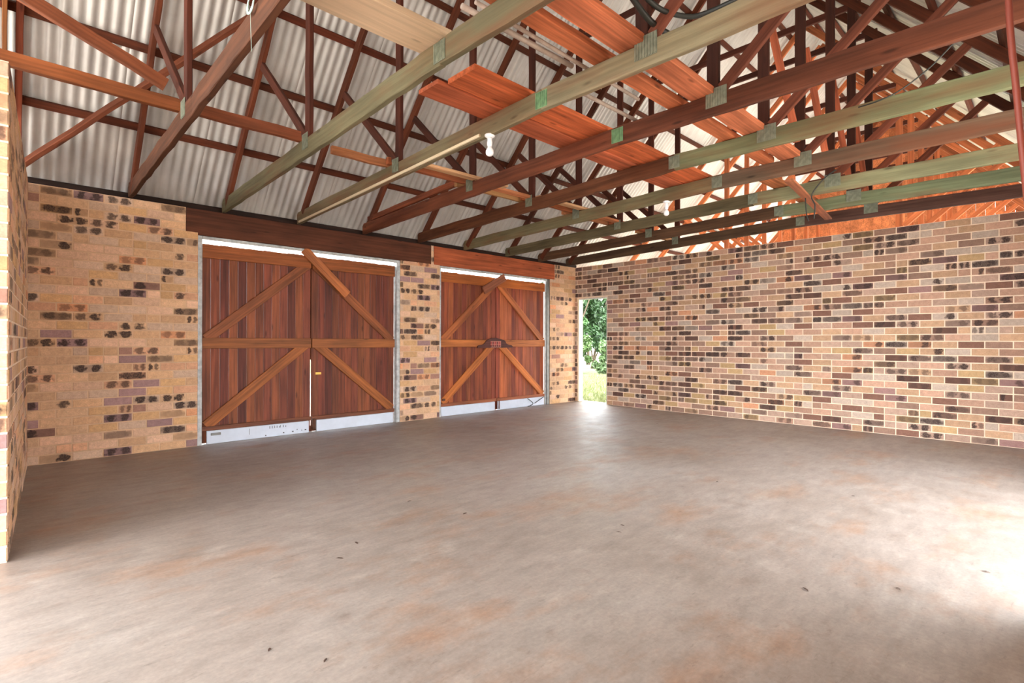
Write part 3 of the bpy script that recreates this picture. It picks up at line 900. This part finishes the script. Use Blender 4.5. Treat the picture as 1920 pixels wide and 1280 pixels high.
tube_thing('loose_wire', [at_x(1795, 73, 4.3), at_x(1745, 125, 4.3), at_x(1691, 167, 4.3), at_x(1650, 188, 4.3), at_x(1610, 201, 4.35)], .005, M_DARK, 'thin black wire sagging behind the red-brown chord', 'wire')
tube_thing('loose_wire', [at_x(1568, 318, 6.2), at_x(1545, 335, 6.2), at_x(1522, 365, 6.2), at_x(1528, 385, 6.2), at_x(1526, 410, 6.2)], .007, M_DARK, 'black wire end hanging below the far chords', 'wire')
tube_thing('loose_wire', [at_x(1510, 368, 6.263), at_x(1512, 400, 6.255), at_x(1516, 414, 6.25)], .006, M_DARK, 'short curled black wire end below the far chords', 'wire')
# twine on the first chord
tc_ = at_x(474, 6, TX[0] - .03)
tw = empty('twine', tc_, 'pale green twine knotted round the first bottom chord', 'twine')
bm = bmesh.new()
for k in range(4):
    a = k * 0.006
    add_tube(bm, smooth_path([(-.006, -.05 - a, .03 + a), (-.012, -.03, -.03 - a), (-.012, .02 + a, -.045), (-.01, .04 + a, .0), (-.008, .01, .06)], 5), .003, 6)
mesh_obj('loop', bm, M_TWINE, tw, True)
bm = bmesh.new(); add_tube(bm, smooth_path([(-.012, 0, -.045), (-.012, -.006, -.12), (-.012, -.02, -.26)], 4), .0012, 5)
mesh_obj('loose_end', bm, M_TWINE, tw, True)

# duct and bulbs
xf = TX[2] - W / 2 - 0.012
o = timber('cable_duct', (xf, 3.12, CB(3.12) + .012), (xf, D - .06, CB(D - .06) + .012), .018, .024, M_DUCT, (1, 1, 1, 1), cham=.003)
tag(o, 'cream cable duct along the lower edge of the khaki chord', 'duct')
def bulb(x, y, label):
    z = CB(y)
    e = empty('lamp', (x, y, z), label, 'lamp', 'bare bulbs under the chords')
    bm = bmesh.new(); add_lathe(bm, [(.036, -.001), (.040, -.006), (.038, -.016), (.022, -.026)], 20); mesh_obj('ceiling_rose', bm, M_PLASTIC, e, True)
    bm = bmesh.new(); add_lathe(bm, [(.020, -.0265), (.017, -.045), (.021, -.062), (.021, -.085), (.015, -.096)], 20); mesh_obj('lamp_holder', bm, M_PLASTIC, e, True)
    bm = bmesh.new(); add_lathe(bm, [(.015, -.0965), (.020, -.108), (.029, -.122), (.031, -.140), (.029, -.152), (.018, -.163), (.004, -.167)], 20); mesh_obj('bulb', bm, M_PLASTIC, e, True)
bulb(TX[2] - .005, 3.035, 'white bulb holder under the khaki chord with the cable duct')
bulb(TX[5] - .005, 3.07, 'white bulb holder under the farther pale chord')

# ------------------------------------------------------------------ dry leaves on the concrete
lr = random.Random(3)
bm = bmesh.new()
pts = [(-.03, 0, .002), (-.012, -.010, .006), (-.012, .010, .004), (.012, -.011, .007), (.012, .010, .005), (.032, 0, .002), (0, 0, .009)]
v = [bm.verts.new(p) for p in pts]
for f in ((0, 1, 6), (0, 6, 2), (1, 3, 6), (2, 6, 4), (3, 5, 6), (4, 6, 5)): bm.faces.new([v[i] for i in f])
LME = bpy.data.meshes.new('dry_leaf'); bm.to_mesh(LME); bm.free(); LME.materials.append(M_LEAFDRY)
for (u, v_) in [(668, 1018), (637, 1047), (610, 1238), (768, 940), (1167, 985), (1345, 903), (1160, 998), (1684, 1103), (1510, 1105), (872, 963), (505, 1218), (1848, 1072), (1600, 930), (1240, 830), (1232, 795)]:
    o = bpy.data.objects.new('dry_leaf', LME)
    p = at_z(u, v_, 0.0); o.location = (p.x, p.y, 0.0005)
    o.rotation_euler = (0, 0, lr.uniform(0, 6.28)); s = lr.uniform(.45, .85); o.scale = (s, s * .8, s)
    link(o); tag(o, 'small dark dry leaf lying on the bare concrete floor', 'leaf', 'dry leaves on the floor')

# ------------------------------------------------------------------ the open roof beyond the right wall
for nm, y in (('front', D + 0.02), ('near', NEAR - .02)):
    o = timber('eave_beam', (RX + 0.15, y, H - .06), (XEND, y, H - .06), .09, .13, M_FRAME, srgb(150, 84, 54))
    tag(o, '%s eave beam carrying the open roof beyond the right wall' % nm, 'beam')
    o = timber('roof_post', (XEND - .1, y, -.14), (XEND - .1, y, H - .127), .1, .1, M_FRAME, srgb(140, 84, 56), up=(1, 0, 0))
    tag(o, '%s post holding the far end of the open roof' % nm, 'post')

ge_ = empty('gable_cladding', (XEND, RIDGE, H), 'orange-brown board gable closing the far end of the open roof', 'gable')
nb_ = 46
for k in range(nb_):
    a = -HALF + k * 2 * HALF / nb_; b = a + 2 * HALF / nb_ - .002
    zt_ = lambda y: roof_z(RIDGE + y, .02) - H
    bm = bmesh.new()
    zlo = 1.25
    if min(zt_(a), zt_(b)) < zlo + .02: continue
    q = [(a, zlo), (b, zlo), (b, zt_(b)), (a, zt_(a))]
    f0 = [bm.verts.new((0, y, z)) for y, z in q]; f1 = [bm.verts.new((.02, y, z)) for y, z in q]
    bm.faces.new(f0); bm.faces.new(f1[::-1])
    for i in range(4): bm.faces.new((f0[i], f1[i], f1[(i + 1) % 4], f0[(i + 1) % 4]))
    bmesh.ops.recalc_face_normals(bm, faces=bm.faces)
    o = mesh_obj('plank', bm, M_FRAME, ge_); kk = rng.uniform(.9, 1.1); o.color = srgb(206 * kk, 132 * kk, 88 * kk)

sky_screen = empty('gable_cladding', (-5.0, RIDGE, H), 'unseen board gable added at the outer roof end left of the viewpoint to cut sky light', 'gable')  # unseen boards added to cut sky light coming through the left opening
for k in range(24):
    a = -HALF + k * 2 * HALF / 24; b = a + 2 * HALF / 24 - .004
    if min(roof_z(RIDGE + a, .02), roof_z(RIDGE + b, .02)) < 3.95: continue
    bm = bmesh.new()
    q = [(a, 3.9 - H), (b, 3.9 - H), (b, roof_z(RIDGE + b, .02) - H), (a, roof_z(RIDGE + a, .02) - H)]
    f0 = [bm.verts.new((0, y, z)) for y, z in q]; f1 = [bm.verts.new((.02, y, z)) for y, z in q]
    bm.faces.new(f0); bm.faces.new(f1[::-1])
    for i in range(4): bm.faces.new((f0[i], f1[i], f1[(i + 1) % 4], f0[(i + 1) % 4]))
    bmesh.ops.recalc_face_normals(bm, faces=bm.faces)
    o = mesh_obj('plank', bm, M_FRAME, sky_screen); o.color = srgb(150, 92, 60)

# ------------------------------------------------------------------ garden through the doorway
lm, lnt, lb = new_mat('green_leaves')
oi = N(lnt, 'ShaderNodeObjectInfo'); ge = N(lnt, 'ShaderNodeNewGeometry')
n1 = noise(lnt, ge.outputs['Position'], 1.6, 4); n2 = noise(lnt, ge.outputs['Position'], 12, 3)
c = mix_col(lnt, 1.0, oi.outputs['Color'], ramp(lnt, n1, [(.3, gray(.6)), (.7, gray(1.4))]), 'MULTIPLY')
c = mix_col(lnt, 1.0, c, ramp(lnt, n2, [(.3, gray(.65)), (.7, gray(1.35))]), 'MULTIPLY')
lnt.links.new(c, lb.inputs['Base Color']); lb.inputs['Roughness'].default_value = .55
M_BARK = flat_material('bark', srgb(92, 78, 62), .9, 0, .3, 12)
def shrub(loc, rad, h, nleaf, col, label, seed, cat='shrub', ls=.16):
    r = np.random.default_rng(seed)
    e = empty('shrub' if cat == 'shrub' else 'tree', (loc[0], loc[1], -.125), label, cat, 'garden plants through the doorway')
    nb = 26
    bl = np.stack([r.uniform(-rad, rad, nb), r.uniform(-rad, rad, nb), r.uniform(.12 * h, h * .92, nb)], 1)
    br = r.uniform(.22, .42, nb) * rad
    idx = r.integers(0, nb, nleaf)
    dv = r.normal(size=(nleaf, 3)); dv /= np.linalg.norm(dv, axis=1)[:, None]
    P = bl[idx] + dv * br[idx][:, None] * r.uniform(.6, 1.1, nleaf)[:, None]
    P[:, 2] = np.maximum(P[:, 2], .05)
    a = r.normal(size=(nleaf, 3)); a /= np.linalg.norm(a, axis=1)[:, None]
    b = np.cross(a, r.normal(size=(nleaf, 3))); b /= np.linalg.norm(b, axis=1)[:, None]
    L = r.uniform(.6, 1.2, nleaf)[:, None] * ls
    V = np.stack([P - a * L * .5, P + b * L * .2, P + a * L * .5, P - b * L * .2], 1).reshape(-1, 3)
    me = bpy.data.meshes.new('foliage')
    me.from_pydata(V.tolist(), [], [(4 * i, 4 * i + 1, 4 * i + 2, 4 * i + 3) for i in range(nleaf)]); me.update()
    me.materials.append(lm)
    o = bpy.data.objects.new('foliage', me); o['kind'] = 'stuff'; o.color = srgb(*col); link(o, e)
    bm = bmesh.new()
    for k in range(5):
        t = bl[r.integers(0, nb)]
        add_tube(bm, smooth_path([(r.uniform(-.1, .1), r.uniform(-.1, .1), 0), (t[0] * .4, t[1] * .4, t[2] * .5), tuple(t)], 3), [.05 * (1 - .08 * q) for q in range(7)], 6)
    mesh_obj('stem', bm, M_BARK, e, True)
    return e
g0 = at_z(1110, 703, -.12)
gd = Vector((g0.x, g0.y, 0)).normalized(); gs = Vector((gd.y, -gd.x, 0))
def gp(d, s):
    v = gd * d + gs * s
    return (v.x, v.y)
dist = Vector((g0.x, g0.y, 0)).length
shrub(gp(dist + .9, -.72), .55, 1.75, 5200, (72, 96, 50), 'low pale green bush at the lawn edge, left in the doorway', 1)
shrub(gp(dist + .8, .76), .55, 1.35, 4600, (80, 102, 64), 'low grey-green bush at the lawn edge, right in the doorway', 2)
shrub(gp(dist + 2.7, -1.0), .85, 4.8, 9000, (58, 92, 44), 'tall bright green shrub behind the low bushes, left in the doorway', 3, ls=.22)
shrub(gp(dist + 2.9, 1.05), .85, 4.6, 9000, (50, 76, 42), 'tall darker shrub behind the low bushes, right in the doorway', 4, ls=.22)
shrub(gp(dist + 5.4, 0.0), 1.15, 5.2, 12000, (54, 84, 44), 'dense tall shrub in the middle behind the other shrubs of the doorway view', 6, ls=.26)
shrub(gp(dist + 9.9, -0.2), 2.3, 7.8, 11000, (52, 80, 42), 'big leafy tree closing the view behind the shrubs', 5, cat='tree', ls=.4)
# grass
r = np.random.default_rng(9)
nb = 9000
dd = r.uniform(11.0, dist - .5, nb); ss = r.uniform(-1, 1, nb) * (.25 + .062 * dd)
P = np.stack([gd.x * dd + gs.x * ss, gd.y * dd + gs.y * ss, np.full(nb, -.125)], 1)
hh = r.uniform(.05, .16, nb); ax_ = r.uniform(0, 6.28, nb); le = r.normal(size=(nb, 2)) * .05
dx = np.stack([np.cos(ax_), np.sin(ax_), np.zeros(nb)], 1) * .008
tip = P + np.stack([le[:, 0], le[:, 1], hh], 1)
V = np.stack([P - dx, P + dx, tip], 1).reshape(-1, 3)
me = bpy.data.meshes.new('grass'); me.from_pydata(V.tolist(), [], [(3 * i, 3 * i + 1, 3 * i + 2) for i in range(nb)]); me.update(); me.materials.append(lm)
o = bpy.data.objects.new('grass', me); o.color = srgb(104, 112, 62); link(o)
tag(o, 'yellow-green grass seen through the open doorway', 'grass', kind='stuff')
